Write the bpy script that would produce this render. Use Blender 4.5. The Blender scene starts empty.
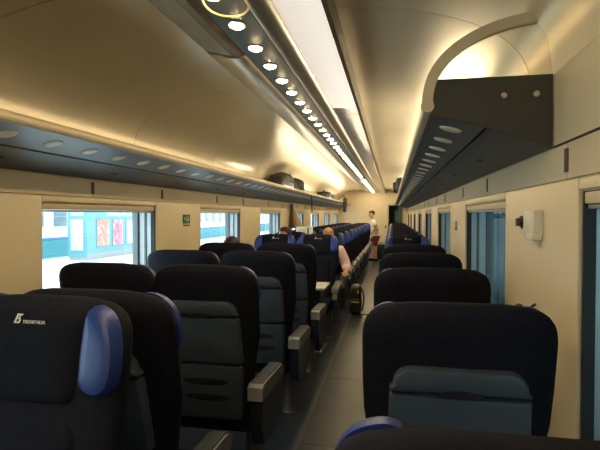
import bpy, bmesh, math, random
from mathutils import Vector, Matrix
random.seed(7)
PI = math.pi
scn = bpy.context.scene
col = scn.collection

# ------------------------------------------------------------------ camera, world, exposure
CAMZ = 1.52
F_PX = 485.0
cam_d = bpy.data.cameras.new('camera')
cam_d.sensor_width = 36.0
cam_d.lens = F_PX / 600.0 * 36.0
cam_d.clip_start = 0.02
cam = bpy.data.objects.new('camera', cam_d)
col.objects.link(cam)
cam.location = (0, 0, CAMZ)
cam.rotation_euler = (math.radians(90 - 1.18), 0, math.radians(10.75))
scn.camera = cam

w = bpy.data.worlds.new('overcast_sky')
scn.world = w
w.use_nodes = True
wn = w.node_tree.nodes
wn['Background'].inputs[0].default_value = (0.80, 0.93, 1.0, 1)
wn['Background'].inputs[1].default_value = 5.2

scn.view_settings.view_transform = 'Standard'
scn.view_settings.look = 'None'
scn.view_settings.exposure = 0.18
scn.view_settings.gamma = 1.0
scn.view_settings.use_curve_mapping = False

LAMP = 150.0           # brightness of the downlight discs
WARM = (1.0, 0.74, 0.40)

# ------------------------------------------------------------------ carriage dimensions
XL, XR = -1.90, 0.54          # inner faces of the side walls
XC = (XL + XR) / 2
Y0, Y1 = -2.6, 17.6           # back wall, end wall
WT = 0.20                     # wall thickness
WZ0, WZ1 = 0.80, 1.59         # window opening
WLEN, WPITCH = 1.32, 2.26
WL0, WR0 = 2.37, 2.50         # first window start on each side
YB = 1.79                     # where the right luggage rack starts

# ------------------------------------------------------------------ materials
def mat(name, color, rough=0.5, metal=0.0, spec=0.5, var=0.06, scale=12.0, bump=0.0, bscale=300.0,
        coat=0.0, emit=None, estr=0.0, sheen=0.0, aniso=None):
    m = bpy.data.materials.new(name)
    m.use_nodes = True
    nt = m.node_tree
    b = nt.nodes['Principled BSDF']
    tc = nt.nodes.new('ShaderNodeTexCoord')
    n = nt.nodes.new('ShaderNodeTexNoise')
    n.inputs['Scale'].default_value = scale
    n.inputs['Detail'].default_value = 4
    nt.links.new(tc.outputs['Object'], n.inputs['Vector'])
    r = nt.nodes.new('ShaderNodeValToRGB')
    c = color
    r.color_ramp.elements[0].position = 0.3
    r.color_ramp.elements[1].position = 0.7
    r.color_ramp.elements[0].color = (c[0]*(1-var), c[1]*(1-var), c[2]*(1-var), 1)
    r.color_ramp.elements[1].color = (min(1, c[0]*(1+var)), min(1, c[1]*(1+var)), min(1, c[2]*(1+var)), 1)
    nt.links.new(n.outputs['Fac'], r.inputs['Fac'])
    nt.links.new(r.outputs['Color'], b.inputs['Base Color'])
    b.inputs['Roughness'].default_value = rough
    b.inputs['Metallic'].default_value = metal
    b.inputs['Specular IOR Level'].default_value = spec
    if coat:
        b.inputs['Coat Weight'].default_value = coat
        b.inputs['Coat Roughness'].default_value = 0.2
    if sheen:
        b.inputs['Sheen Weight'].default_value = sheen
    if emit:
        b.inputs['Emission Color'].default_value = (*emit, 1)
        b.inputs['Emission Strength'].default_value = estr
    if bump:
        n2 = nt.nodes.new('ShaderNodeTexNoise')
        n2.inputs['Scale'].default_value = bscale
        nt.links.new(tc.outputs['Object'], n2.inputs['Vector'])
        bp = nt.nodes.new('ShaderNodeBump')
        bp.inputs['Strength'].default_value = bump
        bp.inputs['Distance'].default_value = 0.01
        nt.links.new(n2.outputs['Fac'], bp.inputs['Height'])
        nt.links.new(bp.outputs['Normal'], b.inputs['Normal'])
    return m

M = {}
M['wall'] = mat('cream_laminate', (0.70, 0.60, 0.40), 0.42, var=0.03, scale=3)
M['ceil'] = mat('satin_cream_metal', (0.84, 0.73, 0.52), 0.28, metal=0.38, var=0.03, scale=2)
M['silver'] = mat('satin_aluminium', (0.60, 0.55, 0.46), 0.30, metal=0.9, var=0.05, scale=5)
M['panel_silver'] = mat('brushed_ceiling_metal', (0.90, 0.86, 0.82), 0.24, metal=0.85, var=0.03, scale=5)
M['dark_gap'] = mat('dark_backing', (0.02, 0.018, 0.015), 0.8)
M['edge'] = mat('dark_edge_profile', (0.16, 0.13, 0.09), 0.4, metal=0.6)
M['light_bed'] = mat('grey_blue_lamp_bed', (0.085, 0.12, 0.14), 0.5, metal=0.1)
M['lamp'] = mat('lit_lamp_glass', (1, 1, 1), 0.4, emit=WARM, estr=LAMP)
M['tube'] = mat('lit_tube', (1, 1, 1), 0.4, emit=WARM, estr=LAMP*0.28)
M['fill_glow'] = mat('fill_tube_glow', (1, 1, 1), 0.4, emit=(1.0, 0.85, 0.60), estr=48.0)  # unseen fill source, added to lift the ceiling
M['glow_panel'] = mat('glowing_white_panel', (0.80, 0.76, 0.70), 0.4, emit=(1.0, 0.88, 0.76), estr=0.62)  # brightness of the near panel put in as emission
M['lamp_ring'] = mat('lamp_ring', (0.75, 0.7, 0.6), 0.3, metal=0.8)
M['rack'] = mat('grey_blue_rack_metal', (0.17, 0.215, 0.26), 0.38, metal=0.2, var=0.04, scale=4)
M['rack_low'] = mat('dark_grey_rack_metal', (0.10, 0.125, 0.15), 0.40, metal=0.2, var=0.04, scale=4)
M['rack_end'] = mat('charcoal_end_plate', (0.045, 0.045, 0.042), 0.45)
M['rack_shaded'] = mat('shaded_rack_metal', (0.135, 0.145, 0.150), 0.40, metal=0.2, var=0.04, scale=4)  # rack metal greyed and darkened, shade of the single-seat side in the colour
M['rack_shaded_low'] = mat('shaded_rack_metal_low', (0.085, 0.09, 0.092), 0.42, metal=0.2, var=0.04, scale=4)  # rear band darkened the same way for shade
M['rim'] = mat('cream_rim', (0.62, 0.54, 0.38), 0.35)
M['cream_disc'] = mat('cream_plastic_disc', (0.92, 0.82, 0.62), 0.3)
M['floor'] = None
M['kick'] = mat('dark_blue_floor_strip', (0.028, 0.036, 0.050), 0.30)
M['fabric'] = mat('dark_navy_fabric', (0.0100, 0.0104, 0.0165), 0.85, spec=0.12, var=0.25, scale=60, bump=0.25, bscale=500, sheen=0.0)
M['fabric_front'] = mat('navy_fabric_front', (0.0070, 0.0080, 0.0140), 0.85, spec=0.12, var=0.25, scale=60, bump=0.25, bscale=500, sheen=0.0)
M['wing'] = mat('royal_blue_leather', (0.009, 0.034, 0.20), 0.45, var=0.10, scale=9, bump=0.08, bscale=90)
M['shell'] = mat('grey_seat_plastic', (0.050, 0.068, 0.090), 0.40, var=0.05, bump=0.05, bscale=400)
M['shell_dark'] = mat('dark_seat_plastic', (0.012, 0.014, 0.017), 0.5)
M['side'] = mat('navy_side_panel', (0.010, 0.014, 0.030), 0.35)
M['arm'] = mat('grey_armrest', (0.20, 0.205, 0.205), 0.42)
M['arm_pad'] = mat('dark_armrest_pad', (0.035, 0.045, 0.055), 0.42)
M['leg'] = mat('grey_pedestal', (0.17, 0.17, 0.17), 0.4, metal=0.4)
M['white_print'] = mat('white_print', (0.75, 0.73, 0.66), 0.6)
M['gasket'] = mat('black_rubber', (0.012, 0.012, 0.012), 0.6)
M['alu'] = mat('window_aluminium', (0.34, 0.37, 0.38), 0.38, metal=0.5)
M['alu_dark'] = mat('window_aluminium_dark', (0.10, 0.12, 0.13), 0.4, metal=0.4)
M['blind'] = mat('cream_blind', (0.60, 0.50, 0.33), 0.6)
M['brown_tab'] = mat('brown_tab', (0.10, 0.055, 0.03), 0.5)
M['green'] = mat('sign_green', (0.012, 0.11, 0.045), 0.5)
M['sign_white'] = mat('sign_white', (0.75, 0.78, 0.70), 0.5)
M['white_plastic'] = mat('white_plastic', (0.80, 0.76, 0.66), 0.35)
M['dark_metal'] = mat('dark_metal', (0.09, 0.085, 0.08), 0.35, metal=0.7)
M['steel'] = mat('steel', (0.6, 0.57, 0.5), 0.3, metal=0.9)
M['table'] = mat('pale_table_laminate', (0.62, 0.60, 0.54), 0.35)
M['wire'] = mat('gold_cable', (0.75, 0.56, 0.26), 0.35, metal=0.3)
M['black_bag'] = mat('black_nylon', (0.006, 0.006, 0.007), 0.55, bump=0.2, bscale=200)
M['grey_bag'] = mat('charcoal_nylon', (0.012, 0.013, 0.015), 0.5, bump=0.2, bscale=200)
M['yellow'] = mat('yellow_trim', (0.55, 0.42, 0.04), 0.5)
M['skin'] = mat('skin', (0.55, 0.30, 0.19), 0.5, var=0.06, scale=25)
M['hair_dark'] = mat('dark_hair', (0.020, 0.012, 0.008), 0.6, bump=0.4, bscale=150)
M['hair_fair'] = mat('fair_hair', (0.50, 0.29, 0.12), 0.6, bump=0.4, bscale=150)
M['white_cloth'] = mat('white_cotton', (0.80, 0.77, 0.70), 0.8)
M['pink_cloth'] = mat('pink_cotton', (0.84, 0.64, 0.72), 0.8)
M['red_cloth'] = mat('red_cotton', (0.28, 0.022, 0.025), 0.8)
M['blue_cloth'] = mat('blue_cotton', (0.05, 0.08, 0.15), 0.8)
M['beige_cloth'] = mat('beige_cloth', (0.33, 0.23, 0.11), 0.85, bump=0.2, bscale=120)
M['brown_cloth'] = mat('brown_strap', (0.10, 0.065, 0.03), 0.8)
M['eye'] = mat('eye', (0.02, 0.015, 0.012), 0.2)
M['lip'] = mat('lip', (0.40, 0.16, 0.12), 0.5)
M['vest'] = mat('vestibule_grey', (0.06, 0.07, 0.065), 0.5)
M['vest_teal'] = mat('vestibule_teal', (0.05, 0.10, 0.09), 0.35)
M['door'] = mat('door_frame', (0.50, 0.44, 0.31), 0.4)
M['t_white'] = mat('train_white', (0.78, 0.80, 0.80), 0.5)
M['t_teal'] = mat('train_teal', (0.06, 0.26, 0.30), 0.5)
M['t_blue'] = mat('train_blue', (0.07, 0.20, 0.38), 0.5)
M['t_win'] = mat('train_window', (0.18, 0.24, 0.28), 0.15)
M['t_grey'] = mat('train_underframe', (0.10, 0.11, 0.12), 0.7)
M['kiosk'] = mat('kiosk_teal', (0.17, 0.33, 0.35), 0.45)
M['kiosk_dark'] = mat('kiosk_teal_dark', (0.11, 0.27, 0.30), 0.45)
M['platform'] = mat('platform_concrete', (0.72, 0.73, 0.72), 0.8, var=0.10, scale=0.6)
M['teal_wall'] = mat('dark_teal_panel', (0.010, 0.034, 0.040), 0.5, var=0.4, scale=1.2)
M['bld'] = mat('pale_facade', (0.16, 0.22, 0.24), 0.7)
M['bld_win'] = mat('facade_glass', (0.30, 0.42, 0.50), 0.2)
M['plinth'] = mat('plinth_grey', (0.30, 0.32, 0.32), 0.7)

def glass_mat(name, tint, gloss):
    m = bpy.data.materials.new(name); m.use_nodes = True
    nt = m.node_tree
    for n in list(nt.nodes): nt.nodes.remove(n)
    out = nt.nodes.new('ShaderNodeOutputMaterial')
    mix = nt.nodes.new('ShaderNodeMixShader')
    tr = nt.nodes.new('ShaderNodeBsdfTransparent'); tr.inputs[0].default_value = (*tint, 1)
    gl = nt.nodes.new('ShaderNodeBsdfGlossy'); gl.inputs['Roughness'].default_value = 0.02
    fr = nt.nodes.new('ShaderNodeFresnel')
    geo = nt.nodes.new('ShaderNodeNewGeometry')          # same reflection seen from either face of the pane
    mi = nt.nodes.new('ShaderNodeMix'); mi.data_type = 'FLOAT'
    mi.inputs[2].default_value = gloss; mi.inputs[3].default_value = 1.0/gloss
    nt.links.new(geo.outputs['Backfacing'], mi.inputs[0]); nt.links.new(mi.outputs[0], fr.inputs['IOR'])
    nt.links.new(fr.outputs[0], mix.inputs[0]); nt.links.new(tr.outputs[0], mix.inputs[1])
    nt.links.new(gl.outputs[0], mix.inputs[2]); nt.links.new(mix.outputs[0], out.inputs[0])
    return m
M['glass'] = glass_mat('window_glass', (0.90, 0.96, 0.97), 1.45)
M['glass_dim'] = glass_mat('dimmed_window_glass', (0.52, 0.66, 0.68), 1.45)  # glass colour darkened to dim the view on the single-seat side
M['clear'] = glass_mat('clear_end_glass', (0.90, 0.90, 0.86), 1.3)

def floor_mat():
    m = bpy.data.materials.new('grey_blue_vinyl'); m.use_nodes = True
    nt = m.node_tree; b = nt.nodes['Principled BSDF']
    tc = nt.nodes.new('ShaderNodeTexCoord')
    n = nt.nodes.new('ShaderNodeTexNoise'); n.inputs['Scale'].default_value = 5; n.inputs['Detail'].default_value = 8
    n2 = nt.nodes.new('ShaderNodeTexNoise'); n2.inputs['Scale'].default_value = 140
    nt.links.new(tc.outputs['Object'], n.inputs['Vector']); nt.links.new(tc.outputs['Object'], n2.inputs['Vector'])
    mx = nt.nodes.new('ShaderNodeMix'); mx.data_type = 'FLOAT'; mx.inputs[0].default_value = 0.35
    nt.links.new(n.outputs['Fac'], mx.inputs[2]); nt.links.new(n2.outputs['Fac'], mx.inputs[3])
    r = nt.nodes.new('ShaderNodeValToRGB')
    r.color_ramp.elements[0].position = 0.3; r.color_ramp.elements[0].color = (0.017, 0.022, 0.028, 1)
    r.color_ramp.elements[1].position = 0.7; r.color_ramp.elements[1].color = (0.032, 0.038, 0.045, 1)
    nt.links.new(mx.outputs[0], r.inputs['Fac']); nt.links.new(r.outputs['Color'], b.inputs['Base Color'])
    b.inputs['Roughness'].default_value = 0.36; b.inputs['Specular IOR Level'].default_value = 0.14
    return m
M['floor'] = floor_mat()

def poster_mat(name, base, seed, c2, c3):
    m = bpy.data.materials.new(name); m.use_nodes = True
    nt = m.node_tree; b = nt.nodes['Principled BSDF']
    tc = nt.nodes.new('ShaderNodeTexCoord')
    mp = nt.nodes.new('ShaderNodeMapping'); mp.inputs['Location'].default_value = (seed, seed*2, seed*3)
    v = nt.nodes.new('ShaderNodeTexNoise'); v.inputs['Scale'].default_value = 3.2; v.inputs['Detail'].default_value = 3
    nt.links.new(tc.outputs['Object'], mp.inputs[0]); nt.links.new(mp.outputs[0], v.inputs['Vector'])
    r = nt.nodes.new('ShaderNodeValToRGB')
    e = r.color_ramp.elements
    e[0].position = 0.36; e[0].color = (*c2, 1); e[1].position = 0.66; e[1].color = (*c3, 1)
    x = e.new(0.47); x.color = (*base, 1); x = e.new(0.56); x.color = (*base, 1)
    nt.links.new(v.outputs['Fac'], r.inputs['Fac']); nt.links.new(r.outputs['Color'], b.inputs['Base Color'])
    b.inputs['Roughness'].default_value = 0.3
    return m
M['poster_a'] = poster_mat('poster_pale_cyan', (0.72, 0.85, 0.88), 1.0, (0.30, 0.62, 0.72), (0.85, 0.88, 0.86))
M['poster_b'] = poster_mat('poster_red_brown', (0.62, 0.20, 0.16), 2.3, (0.50, 0.42, 0.28), (0.80, 0.62, 0.50))
M['poster_c'] = poster_mat('poster_pink_red', (0.72, 0.22, 0.25), 4.1, (0.60, 0.12, 0.16), (0.82, 0.58, 0.56))
M['poster_d'] = poster_mat('poster_pale', (0.74, 0.72, 0.66), 6.7, (0.45, 0.66, 0.64), (0.80, 0.55, 0.50))

# ------------------------------------------------------------------ mesh helpers
class MB:
    def __init__(s): s.v = []; s.f = []
    def add(s, vs, fs):
        o = len(s.v); s.v += [tuple(p) for p in vs]; s.f += [[i+o for i in f] for f in fs]; return s
    def box(s, x0, x1, y0, y1, z0, z1):
        v = [(x, y, z) for z in (z0, z1) for y in (y0, y1) for x in (x0, x1)]
        return s.add(v, [[0,2,3,1],[4,5,7,6],[0,1,5,4],[2,6,7,3],[0,4,6,2],[1,3,7,5]])
    def bbox(s, x0, x1, y0, y1, z0, z1, b=0.01):
        bm = bmesh.new()
        bmesh.ops.create_cube(bm, size=1)
        for v in bm.verts:
            v.co = Vector(((x0+x1)/2 + v.co.x*(x1-x0), (y0+y1)/2 + v.co.y*(y1-y0), (z0+z1)/2 + v.co.z*(z1-z0)))
        bmesh.ops.bevel(bm, geom=bm.edges[:], offset=b, segments=2, affect='EDGES', profile=0.6)
        bm.verts.index_update()
        s.add([v.co[:] for v in bm.verts], [[v.index for v in f.verts] for f in bm.faces]); bm.free(); return s
    def prism_y(s, poly, y0, y1):                       # poly of (x, z), extruded along y
        n = len(poly)
        v = [(p[0], y0, p[1]) for p in poly] + [(p[0], y1, p[1]) for p in poly]
        return s.add(v, [list(range(n))[::-1], list(range(n, 2*n))] + [[i, (i+1) % n, n+(i+1) % n, n+i] for i in range(n)])
    def prism_x(s, poly, x0, x1):                       # poly of (y, z)
        n = len(poly)
        v = [(x0, p[0], p[1]) for p in poly] + [(x1, p[0], p[1]) for p in poly]
        return s.add(v, [list(range(n)), list(range(n, 2*n))[::-1]] + [[i, n+i, n+(i+1) % n, (i+1) % n] for i in range(n)])
    def cyl(s, p0, p1, r0, r1=None, n=16):
        r1 = r0 if r1 is None else r1
        p0, p1 = Vector(p0), Vector(p1); d = (p1-p0).normalized()
        a = d.orthogonal().normalized(); b = d.cross(a)
        v = []
        for p, r in ((p0, r0), (p1, r1)):
            for i in range(n):
                t = 2*PI*i/n; v.append(p + a*math.cos(t)*r + b*math.sin(t)*r)
        return s.add(v, [list(range(n))[::-1], list(range(n, 2*n))] + [[i, (i+1) % n, n+(i+1) % n, n+i] for i in range(n)])
    def tube(s, pts, r, n=8):
        pts = [Vector(p) for p in pts]; rings = []
        up = Vector((0.13, 0.27, 0.95))
        for i, p in enumerate(pts):
            d = (pts[min(i+1, len(pts)-1)] - pts[max(i-1, 0)]).normalized()
            a = d.cross(up)
            a = a.normalized() if a.length > 1e-3 else d.orthogonal().normalized()
            b = d.cross(a)
            rings.append([p + a*math.cos(2*PI*k/n)*r + b*math.sin(2*PI*k/n)*r for k in range(n)])
        return s.loft(rings)
    def loft(s, rings, cap=True):
        n = len(rings[0]); v = [q for r in rings for q in r]; f = []
        for j in range(len(rings)-1):
            for i in range(n):
                f.append([j*n+i, j*n+(i+1) % n, (j+1)*n+(i+1) % n, (j+1)*n+i])
        if cap:
            f.append(list(range(n))[::-1]); f.append([(len(rings)-1)*n+i for i in range(n)])
        return s.add(v, f)
    def mesh(s, name, m, smooth=True):
        me = bpy.data.meshes.new(name)
        me.from_pydata(s.v, [], s.f)
        bm = bmesh.new(); bm.from_mesh(me); bmesh.ops.recalc_face_normals(bm, faces=bm.faces[:]); bm.to_mesh(me); bm.free()
        me.materials.append(m)
        if smooth:
            me.polygons.foreach_set('use_smooth', [True]*len(me.polygons))
            try: me.set_sharp_from_angle(angle=math.radians(38))
            except Exception: pass
        me.update(); return me

def place(name, me, parent=None, loc=(0, 0, 0), rot=(0, 0, 0)):
    o = bpy.data.objects.new(name, me); col.objects.link(o)
    o.location = loc; o.rotation_euler = rot
    if parent: o.parent = parent
    return o
def obj(name, mb, m, parent=None, loc=(0, 0, 0), rot=(0, 0, 0), smooth=True):
    return place(name, mb.mesh(name, M[m] if isinstance(m, str) else m, smooth), parent, loc, rot)
def thing(name, label, cat, loc=(0, 0, 0), rz=0, group=None):
    o = bpy.data.objects.new(name, None); col.objects.link(o)
    o.empty_display_size = 0.1
    o.location = loc; o.rotation_euler = (0, 0, rz)
    return tag(o, label, cat, group)
def tag(o, label=None, cat=None, group=None, kind=None):
    if label: o['label'] = label
    if cat: o['category'] = cat
    if group: o['group'] = group
    if kind: o['kind'] = kind
    return o
def struct(o, label, cat):
    return tag(o, label, cat, kind='structure')

# ------------------------------------------------------------------ floor
o = obj('floor', MB().box(XL-WT, XR+WT, Y0-0.1, Y1+0.1, -0.08, -0.004), 'kick'); struct(o, 'grey vinyl carriage floor with a dark blue edge strip', 'floor'); FLOOR = o
ys = [Y0] + [0.5 + 1.32*k for k in range(-1, 13)] + [Y1]
ys = sorted(set(y for y in ys if Y0 <= y <= Y1))
for a, b in zip(ys[:-1], ys[1:]):
    obj('floor_sheet', MB().box(-0.60, XR, a+0.002, b-0.002, -0.004, 0.0), 'floor', FLOOR)

# ------------------------------------------------------------------ side walls with window openings
def win_list(w0):
    return [(w0+WPITCH*k, w0+WPITCH*k+WLEN) for k in range(-2, 7) if w0+WPITCH*k > Y0+0.05 and w0+WPITCH*k+WLEN < Y1-0.02]
def build_side(side, XW, w0, label):
    s = -1 if side == 'left' else 1                      # outward direction
    xi, xo = XW + s*0.012, XW + s*WT
    wins = win_list(w0)
    mb = MB()
    def bx(y0, y1, z0, z1, a=xi, b=xo): mb.box(min(a, b), max(a, b), y0, y1, z0, z1)
    bx(Y0-0.1, Y1+0.1, -0.08, WZ0); bx(Y0-0.1, Y1+0.1, WZ1, 2.6)
    e = Y0-0.1
    for a, b in wins:
        bx(e, a, WZ0, WZ1); e = b
    bx(e, Y1+0.1, WZ0, WZ1)
    W = obj('wall_'+side, mb, 'wall', smooth=False); struct(W, label, 'wall')
    # lining panels, each its own piece with open joints
    def panel(y0, y1, z0, z1, m='wall', t=0.012, b=0.004, name='wall_panel', x=XW):
        x0, x1 = sorted((x, x + s*t))
        return obj(name, MB().bbox(x0, x1, y0+0.002, y1-0.002, z0, z1, b), m, W)
    edges = [(Y0, wins[0][0])] + [(wins[i][1], wins[i+1][0]) for i in range(len(wins)-1)] + [(wins[-1][1], Y1)]
    for a, b in edges:
        if b-a > 0.02: panel(a, b, 0.12, 1.628)
    for a, b in wins:
        panel(a, b, 0.12, WZ0-0.004)
        panel(a+0.0, b, WZ1+0.005, 1.628)
    # header strip above, cut into short lengths with brown tabs between
    hp = [Y0]
    for a, b in wins: hp += [a+0.46, b+0.10]
    hp.append(Y1)
    for a, b in zip(hp[:-1], hp[1:]): panel(a, b, 1.634, 1.748, name='header_panel')
    for y in hp[1:-1]:
        obj('brown_tab', MB().bbox(min(XW, XW-s*0.004), max(XW, XW-s*0.004), y-0.016, y+0.016, 1.655, 1.73, 0.0015), 'brown_tab', W)
    panel(Y0, Y1, 0.0, 0.115, 'shell', name='kick_board')
    # windows
    for k, (a, b) in enumerate(wins):
        def frame(xa, xb, g, m, name, par):
            mm = MB(); x0, x1 = sorted((xa, xb))
            mm.box(x0, x1, a, a+g, WZ0, WZ1); mm.box(x0, x1, b-g, b, WZ0, WZ1)
            mm.box(x0, x1, a+g, b-g, WZ0, WZ0+g); mm.box(x0, x1, a+g, b-g, WZ1-g, WZ1)
            return obj(name, mm, m, par, smooth=False)
        n = k + 1 if side == 'left' else k + 21
        wo = frame(XW + s*0.012, XW + s*0.045, 0.012, 'gasket', 'window_%d' % n, None)
        struct(wo, 'double glazed carriage window in the %s' % ('platform-side wall' if side == 'left' else 'single-seat-side wall'), 'window')
        frame(XW + s*0.046, XW + s*0.085, 0.008, 'alu', 'inner_frame', wo)
        frame(XW + s*0.086, XW + s*0.100, 0.018, 'alu_dark', 'seal', wo)
        frame(XW + s*0.101, XW + s*0.150, 0.012, 'alu', 'outer_frame', wo)
        frame(XW + s*0.151, XW + s*0.199, 0.030, 'alu_dark', 'outer_seal', wo)
        g0, g1 = sorted((XW + s*0.163, XW + s*0.169))
        obj('pane', MB().box(g0, g1, a+0.028, b-0.028, WZ0+0.028, WZ1-0.028), 'glass' if side == 'left' else 'glass_dim', wo, smooth=False)
        bl = obj('blind_cassette', MB().bbox(*sorted((XW + s*0.010, XW + s*0.075)), a+0.014, b-0.014, WZ1-0.038, WZ1-0.002, 0.008), 'blind', wo)
        obj('pull_bar', MB().bbox(*sorted((XW + s*0.02, XW + s*0.035)), a+0.016, b-0.016, WZ1-0.052, WZ1-0.040, 0.003), 'alu', bl)
    return W
WALL_L = build_side('left', XL, WL0, 'cream panelled side wall along the double seats')
WALL_R = build_side('right', XR, WR0, 'cream panelled side wall along the single seats')

# ------------------------------------------------------------------ end wall with doorway, back wall, vestibule
DX0, DX1, DZ = -0.12, 0.36, 1.86
mb = MB(); mb.box(XL-WT, DX0, Y1, Y1+0.1, 0, 2.6); mb.box(DX1, XR+WT, Y1, Y1+0.1, 0, 2.6); mb.box(DX0, DX1, Y1, Y1+0.1, DZ, 2.6)
o = obj('wall_end', mb, 'wall', smooth=False); struct(o, 'cream end wall with an open doorway', 'wall')
mb = MB(); t = 0.045
mb.box(DX0-t, DX0, Y1-0.02, Y1+0.11, 0, DZ+t); mb.box(DX1, DX1+t, Y1-0.02, Y1+0.11, 0, DZ+t); mb.box(DX0, DX1, Y1-0.02, Y1+0.11, DZ, DZ+t)
o = obj('door_1', mb, 'door', smooth=False); struct(o, 'open doorway with a pale frame in the end wall', 'door')
obj('door_button', MB().bbox(-0.25, -0.20, Y1-0.025, Y1-0.001, 1.05, 1.15, 0.006), 'dark_metal', o)
lf = obj('door_leaf', MB().bbox(DX1-0.14, DX1-0.005, Y1+0.03, Y1+0.06, 0.01, DZ-0.01, 0.006), 'vest_teal', o)
o = obj('wall_back', MB().box(XL-WT, XR+WT, Y0-0.1, Y0, 0, 2.6), 'wall', smooth=False); struct(o, 'plain cream wall closing the carriage behind the seats', 'wall')
mb = MB()
mb.box(-0.9, 0.74, Y1+0.1, Y1+1.8, -0.05, 0.0); mb.box(-0.9, 0.74, Y1+0.1, Y1+1.8, 2.1, 2.15)
mb.box(-0.95, -0.9, Y1+0.1, Y1+1.8, 0, 2.15); mb.box(0.74, 0.79, Y1+0.1, Y1+1.8, 0, 2.15); mb.box(-0.95, 0.79, Y1+1.8, Y1+1.85, 0, 2.15)
o = obj('wall_vestibule', mb, 'vest', smooth=False); struct(o, 'dark grey vestibule beyond the doorway', 'wall')
obj('vestibule_fill', MB().cyl((0.3, Y1+1.0, 2.098), (0.3, Y1+1.0, 2.085), 0.09, 0.085, 20), mat('dim_fill_glow', (1, 1, 1), emit=(0.8, 1.0, 0.85), estr=6.0), o)  # unseen glow added to lift the dark vestibule
vd = obj('door_2', MB().bbox(-0.02, 0.5, Y1+1.75, Y1+1.798, 0.0, 1.9, 0.01), 'vest_teal'); struct(vd, 'teal vestibule door with a pale window', 'door')
obj('door_glass', MB().bbox(0.10, 0.22, Y1+1.74, Y1+1.752, 1.25, 1.7, 0.004), 'sign_white', vd)

# ------------------------------------------------------------------ ceiling
CZ, CB, CA = 2.0, 0.42, (XR-XL)/2
def ceil_z(x, off=0.0):
    q = min(1.0, abs((x-XC)/CA))
    return CZ + (CB+off)*(1-q**2.6)**(1/2.6)
def ceil_curve(xa, xb, n):
    # samples by angle so the steep ends get points too
    out = []
    for i in range(n+1):
        ta = math.acos(max(-1, min(1, (xa-XC)/CA))); tb = math.acos(max(-1, min(1, (xb-XC)/CA)))
        tt = ta + (tb-ta)*i/n; x = XC + CA*math.cos(tt)
        out.append((x, ceil_z(x)))
    return out
pr = [(XL-0.05, 2.0)] + [(x, z+0.022) for x, z in ceil_curve(XL, XR, 40)] + [(XR+0.05, 2.0), (XR+0.05, 2.58), (XL-0.05, 2.58)]
CEIL = obj('ceiling', MB().prism_y(pr, Y0-0.05, Y1+0.05), 'dark_gap'); struct(CEIL, 'arched satin cream ceiling of curved panels', 'ceiling')
def ceil_panels(xa, xb, seams, n, m='ceil', name='ceiling_panel', t=0.012):
    c = ceil_curve(xa, xb, n)
    poly = c + [(x, z+t) for x, z in c[::-1]]
    ss = [Y0] + [s for s in seams if Y0 < s < Y1] + [Y1]
    for a, b in zip(ss[:-1], ss[1:]):
        obj(name, MB().prism_y(poly, a+0.0025, b-0.0025), m, CEIL)
SX0, SX1 = -0.955, -0.237        # light strip zone
ceil_panels(XL, SX0, [1.75+1.6*k for k in range(-2, 11)], 26)
ceil_panels(SX1, XR, [2.08+1.7*k for k in range(-2, 10)], 26)
# upright panel filling the wall top where the right rack has not begun (1.748 .. 2.0), and behind the racks
for nm, XW, s, ya in (('left', XL, -1, Y0), ('right', XR, 1, Y0)):
    wl = WALL_L if s < 0 else WALL_R
    cuts = [Y0, -0.5, YB, Y1] if s > 0 else [Y0, -0.5, 1.75, 4.95, 8.15, 11.35, 14.5, Y1]
    for a, b in zip(cuts[:-1], cuts[1:]):
        obj('upper_panel', MB().bbox(*sorted((XW, XW+s*0.012)), a+0.002, b-0.002, 1.752, 2.0, 0.003), 'wall', wl)
obj('shadow_line', MB().box(XR-0.001, XR+0.01, Y0, YB, 1.746, 1.754), 'dark_gap', WALL_R)  # dark strip stands in for the shadow line under the upper panel

# ------------------------------------------------------------------ ceiling light strip
ST = thing('ceiling_light_strip', 'long ceiling light strip with a row of round lit lamps', 'light strip', (0, 0, 2.33))
def strip(poly, y0, y1, m, name):
    return obj(name, MB().prism_y([(x, z-2.33) for x, z in poly], y0, y1), m, ST)
LB0, LB1 = -0.735, -0.560
bed = strip([(LB0, 2.334), (LB1, 2.334), (LB1, 2.40), (LB0, 2.40)], Y0, Y1, 'light_bed', 'lamp_bed')
strip([(SX0, 2.372), (SX0+0.02, 2.352), (-0.865, 2.340), (-0.845, 2.328), (-0.765, 2.318), (-0.750, 2.322), (LB0, 2.340), (LB0, 2.41), (SX0, 2.41)], 2.40, Y1, 'silver', 'side_profile')
mbg = MB()
base = [(SX0, 2.372), (-0.765, 2.325), (LB0, 2.340), (LB0, 2.41), (SX0, 2.41)]
strip(base, Y0, 2.398, 'edge', 'grille_profile')
for k in range(12):
    x = SX0+0.014 + k*0.0115; z = 2.372 - (x-SX0)/0.19*0.047 - 0.004
    strip([(x-0.003, z), (x+0.003, z-0.001), (x+0.003, z+0.006), (x-0.003, z+0.006)], Y0, 2.39, 'rim', 'grille_bar')
strip([(LB1, 2.340), (-0.548, 2.322), (-0.525, 2.318), (-0.500, 2.330), (-0.480, 2.336), (-0.466, 2.352), (-0.466, 2.41), (LB1, 2.41)], Y0, Y1, 'silver', 'side_profile')
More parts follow.
